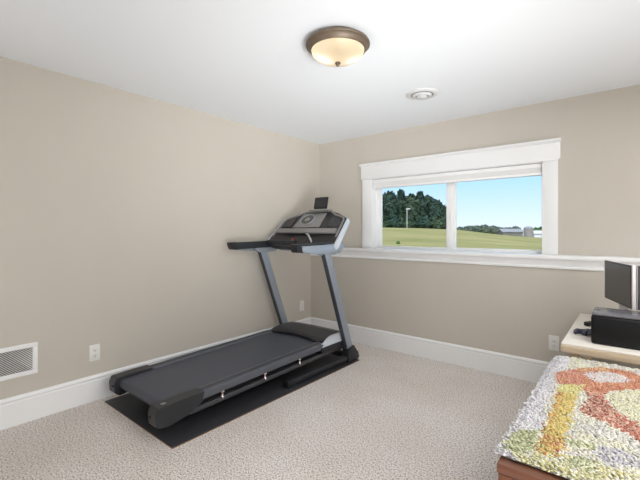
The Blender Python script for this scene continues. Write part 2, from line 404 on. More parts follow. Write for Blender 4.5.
# foot rails
def rail(s):
    x = lambda u: TC+s*u
    bm = bmesh.new()
    prof = [(.300, -.012), (.305, -.002), (.318, 0), (.372, -.001), (.388, -.010), (.392, -.030), (.390, -.050), (.30, -.050)]
    ring = []
    for y in (1.36, 1.7, 2.2, 2.74):
        ring.append([bm.verts.new((x(u), y, Zr(y)+d)) for u, d in prof])
    n = len(prof)
    for a, b in zip(ring, ring[1:]):
        for i in range(n): bm.faces.new((a[i], a[(i+1) % n], b[(i+1) % n], b[i]))
    bm.faces.new(ring[0]); bm.faces.new(ring[-1][::-1])
    ro = obj('foot_rail', bm, M['rail_top'], t, ang=25)
    bm = bmesh.new()          # rib lines on the rail
    for u in (.330, .345, .360):
        sweep(bm, [(x(u), y, Zr(y)+.0002) for y in (1.38, 2.0, 2.72)], circ(.0016, 6))
    obj('grip_rib', bm, M['tread_dark'], ro)
    # lower side bar
    bm = bmesh.new(); sweep(bm, [(x(.376), y, Zr(y)-.104) for y in (1.36, 2.0, 2.60, 3.02)], rrect(.028, .034, .006))
    obj('side_bar', bm, M['steel_bar'], t)
    # chrome cushion spacers between rail and bar
    for y in (1.62, 2.02, 2.42):
        bm = bmesh.new()
        zc = Zr(y)-.0755
        lathe(bm, [(0, zc-.030), (.014, zc-.030), (.016, zc-.016), (.0105, zc-.006), (.0105, zc+.006), (.016, zc+.016), (.014, zc+.030), (0, zc+.030)], x(.377), y, 16)
        obj('cushion_spacer', bm, M['chrome'], t)
    # rear end cap: angular block, tapered to the rear
    bm = bmesh.new()
    dy = .025 if s > 0 else .075
    side = [(1.128+dy, .100), (1.106+dy, .118), (1.100+dy, .186), (1.118+dy, .224), (1.35, .2290), (1.47, .2292), (1.455, .168), (1.36, .116), (1.22, .090)]
    prism(bm, side, lambda a, b, h: (x(h), a, b), .300, .397, .005, 1)
    cap = obj('end_cap', bm, M['tread_dark'], t, ang=22)
    if s > 0:
        bm = bmesh.new(); prism(bm, rrect(.026, .03, .003), lambda a, b, h: (x(.352)+a, 1.200+b, .2257+h+(b+.07)*.02), 0, .0012)
        lb = obj('badge', bm, M['console_grey'], cap); lb['label'] = 'small pale grey square badge'
    # adjusting bolt
    bm = bmesh.new(); prism(bm, circ(.007, 8), lambda a, b, h: (x(.330)+a, h+dy, .165+b), 1.095, 1.103); obj('bolt', bm, M['frame_black'], cap)
rail(1); rail(-1)
# motor hood: rounded shell with an arched lip over the belt
bm = bmesh.new(); N = 20; rows = []
prof = [(0, -.006), (.004, .012), (.02, .024), (.05, .032), (.12, .040), (.22, .044), (.30, .042), (.345, .032), (.365, .01), (.37, -.08)]
def hy_(u): return 2.760+.040*math.cos(u*PI/2)
for j, (dy, dz) in enumerate(prof):
    row = []
    for i in range(N+1):
        u = -1+2*i/N; y_ = hy_(u) + dy*(3.130-hy_(u))/.37
        row.append(bm.verts.new((TC+u*.345, y_, Zr(2.75) + dz - .010*abs(u)**4)))
    rows.append(row)
for a, b in zip(rows, rows[1:]):
    for i in range(N): bm.faces.new((a[i], a[i+1], b[i+1], b[i]))
for i in (0, N):
    lo = [bm.verts.new((r[i].co.x, r[i].co.y, .14)) for r in (rows[0], rows[-1])]
    bm.faces.new([r[i] for r in rows]+[lo[1], lo[0]])
hd = obj('motor_hood', bm, M['hood'], t, ang=40)
bm = bmesh.new()            # dark lip along the arched front of the hood
path = [(TC+u*.330, hy_(u)-.012, Zr(2.75)-.001+.016*math.cos(u*PI/2)) for u in [-1+2*i/16 for i in range(17)]]
sweep(bm, path, circ(.016, 8, .009)); obj('hood_lip', bm, M['frame_black'], hd)
bm = bmesh.new()
sweep(bm, [(TC+u*.30, 3.03, Zr(2.75)+.0470-.006*abs(u)**4) for u in [-1+2*i/12 for i in range(13)]], circ(.006, 6, .006)); obj('hood_seam', bm, M['console_grey'], hd)
for s in (-1, 1):           # side skirts, and the silver accent beside the hood
    if s > 0:
        bm = bmesh.new(); rows = []
        for q in range(13):       # rounded silver shell rising towards the upright
            y_ = 2.70+.36*q/12; k = math.sin(min(1, q/7)*PI/2); zt_ = .246+.050*k; u0 = .385-.040*k
            rows.append([bm.verts.new((TC+p_, y_, z_)) for p_, z_ in ((u0, .225), (u0, zt_-.008), (u0+.010, zt_), (.375, zt_-.002), (.394, zt_-.014), (.402, .236), (.402, .225))])
        for a, b in zip(rows, rows[1:]):
            for i in range(6): bm.faces.new((a[i], a[i+1], b[i+1], b[i]))
        bm.faces.new(rows[0]); bm.faces.new(rows[-1][::-1])
        a = obj('side_accent', bm, M['silver_light'], hd, ang=50); a['label'] = 'bright silver accent panel'
    bm = bmesh.new(); side = [(2.70, .243), (3.10, .250), (3.13, .15), (2.98, .135), (2.70, .172)]
    prism(bm, side, lambda a, b, h: (TC+s*h, a, b), .345, .398, .008, 2)
    obj('hood_skirt', bm, M['tread_dark'], hd)
# base frame on the mat
bm = bmesh.new()
for s in (-1, 1):
    sweep(bm, [(TC+s*.400, 2.24, .040), (TC+s*.405, 2.6, .046), (TC+s*.420, 3.10, .052)], rrect(.060, .046, .008))
box(bm, TC-.42, TC+.42, 3.08, 3.14, .03, .085, .008)
obj('base_frame', bm, M['tread_dark'], t)
for s in (-1, 1):
    bm = bmesh.new(); box(bm, TC+s*.400-.034, TC+s*.400+.034, 2.225, 2.30, .0095, .066, .008); obj('base_foot', bm, M['frame_black'], t)
    bm = bmesh.new()
    zc = .045
    prism(bm, circ(.034, 20), lambda a, b, h: (TC+s*h, 3.225+a, zc+b), .405, .432, .006); obj('transport_wheel', bm, M['frame_black'], t)
# uprights
for s in (-1, 1):
    x = lambda u: TC+s*u
    p0 = Vector((x(.424), 3.115, .06)); p1 = Vector((x(.432), 2.705, 1.125))
    bm = bmesh.new(); sweep(bm, [p0, p0.lerp(p1, .5), p1], rrect(.054, .088, .012))
    up = obj('upright', bm, M['silver'], t)
    d = (p1-p0).normalized(); nrm = Vector((1, 0, 0)).cross(d).normalized()
    if nrm.y > 0: nrm = -nrm
    bm = bmesh.new(); sweep(bm, [p0.lerp(p1, .1)+nrm*.0435, p1.lerp(p0, .02)+nrm*.0435], rrect(.046, .006, .002))
    f_ = obj('front_strip', bm, M['upright_dark'], up); f_['label'] = 'dark grey front face'
    bm = bmesh.new()       # boot
    side = [(3.045, .0095), (3.20, .0095), (3.23, .03), (3.18, .10), (3.135, .165), (3.035, .150), (3.03, .08)]
    prism(bm, side, lambda a, b, h: (x(h), a, b), .384, .464, .010, 2); obj('upright_boot', bm, M['tread_dark'], t)
# handrails: silver base with black grip on top
for s in (-1, 1):
    x = lambda u: TC+s*u
    bm = bmesh.new()
    side = [(2.375, 1.112), (2.355, 1.135), (2.365, 1.168), (2.66, 1.172), (2.93, 1.186), (2.96, 1.165), (2.90, 1.090), (2.72, 1.084), (2.50, 1.098)]
    prism(bm, side, lambda a, b, h: (x(h), a, b), .432, .468, .008, 2)
    hr = obj('handrail', bm, M['silver'], t)
    bm = bmesh.new()
    sweep(bm, [(x(.410), 2.305, 1.152), (x(.410), 2.33, 1.152), (x(.410), 2.55, 1.155), (x(.410), 2.78, 1.160), (x(.41), 2.92, 1.170)],
          lambda q: rrect(.046*(1 if q > .05 else .8), .068*(1 if q > .05 else .75), .007))
    obj('grip', bm, M['grip'], t)
    bm = bmesh.new()
    side = [(2.312, 1.116), (2.292, 1.150), (2.288, 1.186), (2.354, 1.190), (2.352, 1.15), (2.372, 1.112)]
    prism(bm, side, lambda a, b, h: (x(h), a, b), .386, .466, .004, 2); obj('grip_tip', bm, M['frame_black'], t)
    bm = bmesh.new()
    side = [(2.58, 1.124), (2.62, 1.088), (2.68, 1.072), (2.88, 1.080), (2.93, 1.130)]
    prism(bm, side, lambda a, b, h: (x(h), a, b), .392, .4315, .006, 2); bk = obj('handrail_bracket', bm, M['silver'], t)
# console
AN = math.radians(45)
def cp(u, s, h=0): return Vector((TC+u, 2.80+s*math.cos(AN)-h*math.sin(AN), 1.170+s*math.sin(AN)+h*math.cos(AN)))
half = [(.0, .492), (.17, .488), (.215, .470), (.275, .430), (.345, .405), (.395, .385), (.418, .360), (.445, .20), (.462, .02), (.445, -.02), (.33, -.035), (0, -.04)]
full = half + [(-u, s) for u, s in half[-2:0:-1]]
bm = bmesh.new(); prism(bm, full, cp, -.050, 0, .010, 3)
con = obj('console', bm, M['console_dark'], t, ang=40)
bm = bmesh.new(); inner = [(u*.90, s*.9+.02) for u, s in full]
prism(bm, inner, cp, -.095, -.051, .014, 2); obj('console_back', bm, M['silver'], con, ang=40)
for s in (-1, 1):          # silver side fins
    bm = bmesh.new()
    prism(bm, [(.424, .372), (.440, .365), (.482, .01), (.468, -.02), (.456, .0), (.444, .2)], lambda a, b, h: cp(s*a, b, h), -.055, .002, .005, 2)
    e = obj('side_fin', bm, M['silver_light'], con); e['label'] = 'light silver edge fin'
bm = bmesh.new()           # raised rim along the top of the face
rimpts = [(.428, .10), (.404, .33), (.388, .362), (.335, .386), (.265, .412), (.205, .452), (.155, .468), (0, .473)]
rimpts = rimpts+[(-u, s) for u, s in rimpts[-2::-1]]
sweep(bm, [cp(u, s, .003) for u, s in rimpts], circ(.010, 6), side=(cp(0, 0, 1)-cp(0, 0, 0))); obj('face_rim', bm, M['console_grey'], con)
bm = bmesh.new(); prism(bm, [(-.185, .440), (.135, .440), (.150, .225), (-.215, .225)], cp, .001, .010, .004, 2); obj('speaker_panel', bm, M['console_grey'], con)
FU, FS = -.07, .340
bm = bmesh.new()
sweep(bm, [cp(FU+.088*math.cos(a), FS+.074*math.sin(a), .012) for a in [2*PI*i/28 for i in range(29)]], circ(.008, 6), side=(cp(0, 0, 1)-cp(0, 0, 0))); obj('fan_ring', bm, M['silver'], con)
bm = bmesh.new(); prism(bm, circ(.080, 28, .066), lambda a, b, h: cp(FU+a, FS+b, h), .0105, .0125); obj('fan_grille', bm, M['mesh_dark'], con)
bm = bmesh.new(); prism(bm, circ(.034, 20, .028), lambda a, b, h: cp(FU+a, FS+b, h), .0126, .017, .001, 1); obj('fan_hub', bm, M['console_grey'], con)
for s in (-1, 1):
    bm = bmesh.new(); pts = [(.235, .385), (.285, .362), (.395, .318), (.390, .235), (.245, .235)] if s > 0 else [(.245, .385), (.29, .362), (.395, .318), (.390, .235), (.255, .235)]
    prism(bm, pts, lambda a, b, h: cp(s*a, b, h), .001, .007, .002, 1); obj('display', bm, M['display'], con)
# mid shelf band, curved outward
bm = bmesh.new()
sweep(bm, [cp(-.40+.80*i/16, .170-.02*math.cos((i/8-1)*PI/2), .012+.020*math.cos((i/8-1)*PI/2)) for i in range(17)], rrect(.062, .024, .008), side=(cp(0, 1, 0)-cp(0, 0, 0))); obj('accessory_shelf', bm, M['console_grey'], con)
# cup wells / lower tray
for s in (-1, 1):
    bm = bmesh.new(); prism(bm, [(.10, .105), (.38, .125), (.42, .02), (.12, .0)], lambda a, b, h: cp(s*a, b, h), .001, .006, .002, 1); obj('tray', bm, M['frame_black'], con)
bm = bmesh.new()
sweep(bm, [(TC-.42, 2.82, 1.176), (TC-.38, 2.755, 1.180), (TC-.25, 2.72, 1.182), (TC, 2.71, 1.182), (TC+.06, 2.715, 1.182)], rrect(.05, .034, .010), side=Vector((0, 0, 1))); obj('pulse_bar', bm, M['grip'], con)
bm = bmesh.new()
sweep(bm, [cp(.045, .130, .018), cp(.10, .10, .030), cp(.165, .040, .030), cp(.185, .015, .012)], rrect(.016, .010, .003)); lv = obj('silver_bracket', bm, M['silver_light'], con)
bm = bmesh.new(); prism(bm, rrect(.022, .030, .006), lambda a, b, h: cp(-.09+a, .050+b, h), .002, .016, .002, 1); k_ = obj('safety_key', bm, M['red_key'], con); k_['label'] = 'dull red safety key'
bm = bmesh.new(); box(bm, TC-.10, TC+.17, 3.085, 3.150, 1.512, 1.526, .005); box(bm, TC-.10, TC+.17, 3.128, 3.152, 1.46, 1.518, .005); obj('tablet_ledge', bm, M['console_grey'], con)

# tablet leaning on the console
TM = Matrix.Translation((TC+.045, 3.105, 1.531)) @ Matrix.Rotation(math.radians(6), 4, 'Z') @ Matrix.Rotation(math.radians(-14), 4, 'X')
t2 = thing('tablet', (TC+.045, 3.105, 1.531), 'small black tablet propped upright on top of the treadmill console', 'tablet')
def tb(a, b, h): return TM @ Vector((a, -h, b))
bm = bmesh.new(); prism(bm, [(a, b+.066) for a, b in rrect(.168, .130, .008)], tb, -.006, .003, .002, 2); obj('case', bm, M['black_plastic'], t2)
bm = bmesh.new(); prism(bm, [(a+.006, b+.068) for a, b in rrect(.138, .106, .003)], tb, .0033, .0043); obj('screen', bm, M['display'], t2)
# ------------------------------------------------------------------ desk with printer, monitors, cables
DZ = .645
t = thing('desk', (3.42, 3.13, 0), 'low cream topped desk with maple front edge against the window wall', 'desk')
bm = bmesh.new(); box(bm, 2.868, 4.10, 2.612, 3.655, DZ-.012, DZ, .004); obj('desk_top', bm, M['desk'], t)
bm = bmesh.new(); box(bm, 2.868, 4.10, 2.606, 3.655, DZ-.052, DZ-.0125, .003); obj('edge_band', bm, M['desk_edge'], t)
for x_ in (2.93, 4.04):
    for y_ in (2.67, 3.59):
        bm = bmesh.new(); box(bm, x_-.025, x_+.025, y_-.025, y_+.025, .0005, DZ-.0525, .004); obj('leg', bm, M['desk_edge'], t)

t = thing('printer', (3.24, 2.82, DZ), 'black printer with grey glossy lid on the cream desk', 'printer')
bm = bmesh.new(); box(bm, 3.004, 3.475, 2.698, 2.955, DZ+.0006, DZ+.165, .014, 3); obj('body', bm, M['printer'], t)
bm = bmesh.new(); box(bm, 3.007, 3.473, 2.704, 2.953, DZ+.1655, DZ+.176, .005, 2); lid = obj('lid', bm, M['lid'], t)
bm = bmesh.new(); prism(bm, circ(.010, 14), lambda a, b, h: (3.032+a, 2.845+b, h), DZ+.1762, DZ+.178); obj('power_button', bm, M['black_plastic'], lid)

def monitor(label, pA, pB, z0_, z1_, facing, bl=.026, br=.012):
    pA = Vector((*pA, 0)); pB = Vector((*pB, 0)); d = (pB-pA).normalized(); n = Vector((d.y, -d.x, 0))
    if n.dot(Vector(facing)) < 0: n = -n
    L = (pB-pA).length; mid = (pA+pB)/2; hgt = z1_-z0_
    t = thing('monitor', (mid.x-n.x*.05, mid.y-n.y*.05, DZ), label, 'monitor', 'monitors on the desk')
    to = lambda a, b, h: pA+d*a+n*h+Vector((0, 0, z0_+b))
    bm = bmesh.new(); prism(bm, [(0, 0), (L, 0), (L, hgt), (0, hgt)], to, -.020, 0, .003, 2); obj('housing', bm, M['bezel'], t)
    bm = bmesh.new(); prism(bm, [(bl, .002), (L-br, .002), (L-br, hgt-.002), (bl, hgt-.002)], to, .0003, .0022); fr = obj('screen_border', bm, M['black_plastic'], t)
    bm = bmesh.new(); prism(bm, [(bl+.014, .012), (L-br-.008, .012), (L-br-.008, hgt-.014), (bl+.014, hgt-.014)], to, .0024, .0030); obj('screen', bm, M['screen'], t)
    bm = bmesh.new(); prism(bm, [(L/2-.03, -.16), (L/2+.03, -.16), (L/2+.03, .12), (L/2-.03, .12)], to, -.052, -.0205, .004, 2); obj('stand_neck', bm, M['bezel'], t)
    bm = bmesh.new(); c0 = mid-n*.048
    prism(bm, circ(.085, 24, .07), lambda a, b, h: Vector((c0.x+a, c0.y+b, h)), DZ+.0005, DZ+.012, .003, 1); obj('stand_base', bm, M['bezel'], t)
monitor('left hand dark screen monitor with silver sides behind the printer, turned side on', (3.033, 3.400), (3.190, 2.962), .823, 1.091, (-1, -.3, 0))
monitor('second dark monitor cut off by the right edge of the photo', (3.2125, 2.964), (3.65, 3.075), .823, 1.091, (.1, -1, 0), .003, .02)

t = thing('cable_bundle', (2.955, 2.93, DZ), 'flat bundle of blue grey cable lying on the desk left of the printer', 'cable')
bm = bmesh.new()
for k in range(4):
    yy = 2.880+k*.028; pth = [(3.03, yy+.004, DZ+.014), (2.99, yy, DZ+.016+.004*(k % 2)), (2.95, yy+.006, DZ+.010+.003*(k % 2)), (2.915, yy+.004, DZ+.012)]
    sweep(bm, pth, circ(.0095, 8))
obj('strand', bm, M['cable'], t)
bm = bmesh.new()
sweep(bm, [(2.912, 2.875, DZ+.0105), (2.905, 2.92, DZ+.0115), (2.912, 2.975, DZ+.0105)], circ(.009, 8)); obj('folded_end', bm, M['cable'], t)
bm = bmesh.new(); box(bm, 2.962, 2.972, 2.868, 2.98, DZ+.001, DZ+.028, .004); obj('tie', bm, M['black_plastic'], t)
t = thing('power_adapter', (2.962, 3.20, DZ), 'small black plug with short lead lying on the desk behind the cable bundle', 'plug')
Rz = Matrix.Translation((2.962, 3.20, DZ)) @ Matrix.Rotation(math.radians(62), 4, 'Z')
bm = bmesh.new(); box(bm, -.038, .038, -.018, .018, .0006, .030, .008, 2, Rz); obj('plug_body', bm, M['black_plastic'], t)
bm = bmesh.new(); sweep(bm, [Rz @ Vector(p) for p in ((.036, 0, .015), (.055, -.005, .010), (.065, -.025, .006), (.06, -.06, .006))], circ(.0045, 8), side=Vector((0, 0, 1))); obj('lead', bm, M['black_plastic'], t)

# ------------------------------------------------------------------ wooden chest with tufted rug
WZ = .585; cx0, cx1, cy0, cy1 = 2.868, 3.66, 1.247, 2.520
t = thing('wooden_chest', ((cx0+cx1)/2, (cy0+cy1)/2, 0), 'low reddish brown wooden chest in the right foreground under the shaggy rug', 'chest')
bm = bmesh.new(); box(bm, cx0, cx1, cy0, cy1, WZ-.030, WZ, .004, 2); obj('lid', bm, M['cherry'], t)
bm = bmesh.new(); box(bm, cx0+.012, cx1-.012, cy0+.012, cy1-.012, .06, WZ-.0305, .004, 2); obj('body', bm, M['cherry_dark'], t)
bm = bmesh.new()
for x_, xa in ((cx0+.004, cx0+.07), (cx1-.07, cx1-.004)): box(bm, x_, xa, cy0+.004, cy0+.0118, .06, WZ-.032, .002)
box(bm, cx0+.07, cx1-.07, cy0+.004, cy0+.0118, WZ-.09, WZ-.032, .002); box(bm, cx0+.07, cx1-.07, cy0+.004, cy0+.0118, .06, .13, .002)
obj('front_frame', bm, M['cherry'], t)
bm = bmesh.new(); box(bm, cx0, cx1, cy0, cy1, .0005, .0595, .004, 2); obj('plinth', bm, M['cherry_dark'], t)

# rug: individual wool tufts dyed after the pattern
POLY = dict(
 yellow=[(2.925, 2.03), (3.022, 2.095), (3.012, 1.884), (3.018, 1.424), (2.990, 1.36), (2.955, 1.37), (2.942, 1.834)],
 eyeout=[(2.893, 2.19), (2.976, 2.325), (3.055, 2.41), (3.17, 2.445), (3.26, 2.36), (3.26, 2.20), (3.153, 2.14), (3.096, 2.02), (3.014, 2.02), (2.925, 2.03)],
 eyein=[(3.000, 2.245), (3.075, 2.352), (3.155, 2.352), (3.185, 2.303), (3.141, 2.215), (3.062, 2.165)],
 stem=[(3.020, 2.04), (3.099, 2.073), (3.104, 1.965), (3.14, 1.877), (3.212, 1.777), (3.40, 1.56), (3.40, 1.40), (3.21, 1.641), (3.136, 1.715), (3.055, 1.761), (3.026, 1.783), (3.052, 1.939)],
 pale=[(3.107, 2.02), (3.27, 2.24), (3.45, 2.2), (3.4, 1.65), (3.212, 1.80), (3.139, 1.892)],
 green=[(2.868, 1.44), (2.93, 1.53), (2.962, 1.39), (2.91, 1.30), (2.866, 1.33)],
 green2=[(3.018, 1.502), (3.096, 1.546), (3.098, 1.489), (3.032, 1.462)],
 green3=[(3.045, 1.406), (3.108, 1.425), (3.10, 1.35), (3.045, 1.345)],
 lilac=[(3.070, 1.515), (3.171, 1.565), (3.24, 1.486), (3.132, 1.415)],
 darkr=[(3.03, 1.95), (3.09, 1.97), (3.14, 1.85), (3.09, 1.77), (3.04, 1.80)])
def inside(p, poly):
    x, y = p; r = False; n = len(poly)
    for i in range(n):
        x1, y1 = poly[i]; x2, y2 = poly[(i+1) % n]
        if (y1 > y) != (y2 > y) and x < (x2-x1)*(y-y1)/(y2-y1)+x1: r = not r
    return r
def dye(x, y):
    j = lambda s: random.gauss(0, s)
    p = (x+j(.004)+.010*noise.noise((x*22, y*22, 3)), y+j(.006)+.014*noise.noise((x*22, y*22, 9)))
    rr = random.random(); nz = noise.noise((x*7, y*5, 1.7)); nz2 = noise.noise((x*16, y*9, 5))
    if inside(p, POLY['yellow']):
        edge = (p[0]-2.975) < -.012+.03*(p[1]-1.6)*.3
        low = p[1] < 1.50
        if low and rr < .45: c = (205, 118, 66)
        elif edge and rr < .55: c = (206, 138, 70)
        else: c = (224, 188, 92) if rr < .7 else (214, 200, 112)
        if p[1] > 1.93 and rr < .7: c = (222, 212, 130)
    elif inside(p, POLY['eyein']): c = (222, 218, 222) if rr < .65 else (228, 200, 190)
    elif inside(p, POLY['eyeout']):
        c = (212, 128, 88) if rr < .5 else ((226, 158, 110) if rr < .75 else (200, 118, 100))
        if p[0] < 3.0 and rr < .6: c = (220, 150, 128) if rr < .35 else (214, 128, 92)
        if p[1] > 2.30 and p[0] < 3.10 and rr < .5: c = (228, 180, 118)
    elif inside(p, POLY['stem']):
        c = (190, 100, 80) if rr < .4 else ((206, 130, 104) if rr < .7 else (222, 176, 150))
        if inside(p, POLY['darkr']) and rr < .4: c = (152, 74, 60)
    elif inside(p, POLY['green']): c = (158, 166, 118) if rr < .45 else (206, 208, 160)
    elif inside(p, POLY['green2']) or inside(p, POLY['green3']): c = (156, 164, 116) if rr < .5 else (214, 214, 170)
    elif inside(p, POLY['lilac']): c = (188, 184, 198) if rr < .6 else (220, 216, 206)
    elif inside(p, POLY['pale']): c = (222, 220, 172) if rr < .6 else (226, 222, 204)
    else:
        left = x < 2.925+.03*nz
        if left: c = (216, 212, 220) if rr < .6 else ((226, 224, 222) if rr < .85 else (196, 194, 208))
        elif y < 1.40 and rr < .55: c = (216, 206, 138) if rr < .4 else (190, 190, 122)
        else:
            c = (226, 222, 200) if nz2 > .05 else ((222, 220, 186) if nz > -.1 else (218, 214, 204))
            if rr > .85: c = (232, 226, 216)
            elif rr < .06: c = (186, 180, 190)
    g_ = .3*c[0]+.59*c[1]+.11*c[2]; c = [.885*(g_+(v-g_)*.85)*.86+.14*w_ for v, w_ in zip(c, (214, 206, 188))]
    k = 1+j(.035)
    l = lin(*[max(0, min(255, v)) for v in c])
    return (min(1, l[0]*k), min(1, l[1]*k), min(1, l[2]*k), 1)

rx0, rx1, ry0, ry1 = 2.862, 3.64, 1.292, 2.500
tr = thing('shaggy_rug', ((rx0+rx1)/2, (ry0+ry1)/2, WZ), 'shaggy tufted rug with yellow stripe and orange leaf spread over the wooden chest', 'rug')
bm = bmesh.new(); box(bm, rx0-.004, rx1, ry0, ry1, WZ+.0006, WZ+.008, .003, 2)
obj('backing', bm, mat('woven rug backing', (206, 202, 200), .9, var=.08, vscale=200, bump=.3, bscale=600), tr)
verts, faces, cols = [], [], []
px, py = .0066, .0066
nx = int((rx1-rx0)/px); ny = int((ry1-ry0)/py)
corner = .05
for i in range(nx+1):
    for k in range(ny+1):
        x = rx0+i*px+random.uniform(-.0025, .0025); y = ry0+k*py+random.uniform(-.0025, .0025)
        if x-rx0 < corner and ry1-y < corner and math.hypot(x-rx0-corner, y-ry1+corner) > corner: continue
        c = dye(x, y); r_ = random.uniform(.0034, .0047); h = random.uniform(.011, .0155)*(1+.25*noise.noise((x*14, y*14, 0)))
        edge = min(x-rx0, y-ry0)
        if edge < .012: h *= .75
        tx, ty = random.gauss(0, .005), random.gauss(-.002, .005); a0 = 0; an_ = random.gauss(0, .6); ca_, sa_ = math.cos(an_), math.sin(an_)
        if x-rx0 < .012: tx -= .006
        if y-ry0 < .012: ty -= .007
        b0 = len(verts); ns = 5
        for zz, rr, kx in ((.004, .95, 0), (h*.62, 1.0, .6), (h*.93, .62, 1.0)):
            for q in range(ns):
                a = a0+2*PI*q/ns; verts.append((x+tx*kx+r_*rr*(1.7*math.cos(a)*ca_-.8*math.sin(a)*sa_), y+ty*kx+r_*rr*(1.7*math.cos(a)*sa_+.8*math.sin(a)*ca_), WZ+.004+zz)); cols.append(c)
        verts.append((x+tx*1.1, y+ty*1.1, WZ+.004+h)); cols.append(c)
        for rw in range(2):
            for q in range(ns):
                q2 = (q+1) % ns; faces.append((b0+rw*ns+q, b0+rw*ns+q2, b0+(rw+1)*ns+q2, b0+(rw+1)*ns+q))
        for q in range(ns): faces.append((b0+2*ns+q, b0+2*ns+(q+1) % ns, b0+3*ns))
me = bpy.data.meshes.new('wool_pile'); off = Vector(tr.location)
me.from_pydata([(v[0]-off.x, v[1]-off.y, v[2]-off.z) for v in verts], [], faces)
ca = me.color_attributes.new('dye', 'FLOAT_COLOR', 'POINT'); ca.data.foreach_set('color', [q for c in cols for q in c])
me.polygons.foreach_set('use_smooth', [True]*len(me.polygons)); me.materials.append(M['rug'])
po = bpy.data.objects.new('wool_pile', me); C.objects.link(po); po.parent = tr; po['kind'] = 'stuff'

# ------------------------------------------------------------------ outdoors
def gz_(x, y):         # height of the meadow: a ridge, high on the left and falling to the right
    d = max(0, y-4.06); a = max(-8.9, min(8.9, (x-3.192)/max(y, 1)))
    K = ((-9, 2.2), (-.62, 1.95), (-.45, 1.75), (-.357, 1.5), (-.26, .75), (-.161, .05), (.1, -.9), (9, -1.2))
    for (a0, h0), (a1, h1) in zip(K, K[1:]):
        if a0 <= a <= a1: zr = h0+(h1-h0)*(a-a0)/(a1-a0); break
    t = min(1, d/55); t = t*t*(3-2*t)
    z = .90+(zr-.90)*t
    if d > 60: z -= .012*(d-60)*(.25 if a < -.40 else 1)
    return z + .06*noise.noise((x*.05, y*.05, 2))*min(1, d/15)
bm = bmesh.new(); NX, NY = 90, 70; grid = []
for j in range(NY+1):
    y = YO+.005+ (j/NY)**2.2*260
    grid.append([bm.verts.new((1-(.5-i/NX)*(60+y*3.2), y, gz_(1-(.5-i/NX)*(60+y*3.2), y))) for i in range(NX+1)])
for a, b in zip(grid, grid[1:]):
    for i in range(NX): bm.faces.new((a[i], a[i+1], b[i+1], b[i]))
fo = obj('meadow', bm, M['field']); tag(fo, 'yellow green meadow rising gently outside the window', 'field', None, 'structure')

CAMP = Vector((3.192, 0, 1.298)); TH = math.radians(39.48); FPX = 379.7
def out(px_, dist):    # ground point outdoors seen at picture column px_, at depth dist
    l = (px_-320)/FPX*dist
    x = CAMP.x - math.sin(TH)*dist + math.cos(TH)*l; y = math.cos(TH)*dist + math.sin(TH)*l
    return x, y
def foliage(seed, rx_, ry_, h0, h1, lump, n, leaf, cone=0.):
    rnd = random.Random(seed); bm = bmesh.new()
    hc = (h0+h1)/2; hr_ = (h1-h0)/2
    bmesh.ops.create_icosphere(bm, subdivisions=4, radius=1)
    def shape(v):
        k = 1+lump*noise.noise((v.x*1.8+seed*3.1, v.y*1.8, v.z*2.0+seed))+lump*.6*noise.noise((v.x*4.5, v.y*4.5+seed*2, v.z*4.5))
        tap = 1-cone*(v.z*.5+.5)
        return Vector((v.x*rx_*k*tap, v.y*ry_*k*tap, hc+v.z*hr_*(.85+.15*k)))
    for v in bm.verts: v.co = shape(v.co.copy())
    for _ in range(n):
        d = Vector((rnd.gauss(0, 1), rnd.gauss(0, 1), rnd.gauss(0, 1))).normalized(); p = shape(d)*1.0
        p = Vector((p.x*1.03, p.y*1.03, hc+(p.z-hc)*1.03)); s = leaf*rnd.uniform(.6, 1.4)
        a = Vector((rnd.gauss(0, 1), rnd.gauss(0, 1), rnd.gauss(0, 1))).normalized(); b = a.cross(d+Vector((.01, .02, .5))).normalized()
        vs = [bm.verts.new(p+a*s), bm.verts.new(p+b*s*.6), bm.verts.new(p-a*s*.8+d*s*.3), bm.verts.new(p-b*s*.6)]
        bm.faces.new(vs)
    return bm
def tree(name, px_, dist, w, h, m, label, seed, cat='tree', group=None, cone=0., lump=.35, n=500, leaf=.3, base=.04, trunk=True, dz=0.):
    x, y = out(px_, dist); z = gz_(x, y)+dz
    t = thing(name, (x, y, z), label, cat, group)
    bm = foliage(seed, w/2, w/2, h*base, h, lump, n, leaf, cone)
    o = obj('crown', bm, m, t, smooth=False); o.location = (0, 0, 0); o.data.transform(Matrix.Translation((x, y, z)))
    if trunk:
        bm = bmesh.new(); sweep(bm, [(x, y, z-.1), (x+.05, y, z+h*.3), (x, y, z+h*.6)], lambda q: circ(w*.045*(1-q*.6), 8)); obj('trunk', bm, M['bark'], t)
    return t
D = 70; PXM = D/FPX          # metres per pixel at that depth
def hgt(topy, px_, dist):    # height that reaches picture row topy
    x, y = out(px_, dist); return CAMP.z+(231-topy)/FPX*dist-gz_(x, y)
row = [(374, 196, 16, 'leaf_dark', 'tall dark tree at the left end of the grove, cut off by the window frame', 0),
       (389, 193, 15, 'leaf_dark', 'broad dark tree second from the left in the grove beyond the meadow', 0),
       (401, 190.5, 12, 'leaf_dark', 'pointed dark tree third from the left in the grove, behind the pale pole', .35),
       (411, 196, 13, 'leaf_mid', 'lower dark tree right of the pale pole in the middle of the grove', 0),
       (420, 193, 12, 'leaf_dark', 'pointed dark tree fourth from the right end of the grove', .3),
       (428, 197, 13, 'leaf_mid', 'rounded dark tree third from the right end of the grove', 0),
       (435, 201, 13, 'leaf_dark', 'rounded dark tree next to the last one at the right end of the grove', 0),
       (441, 206, 11, 'leaf_mid', 'shorter rounded tree at the right end of the dark grove', 0)]
for i, (px_, ty, wpx, mm, lab, cone) in enumerate(row):
    dd = D+(i % 3)*6.5; tree('evergreen_tree', px_, dd, wpx*PXM*1.25, hgt(ty, px_, dd), M[mm], lab, 11+i, 'tree', 'trees of the dark grove beyond the meadow', cone, .30, 700, .42, .0)
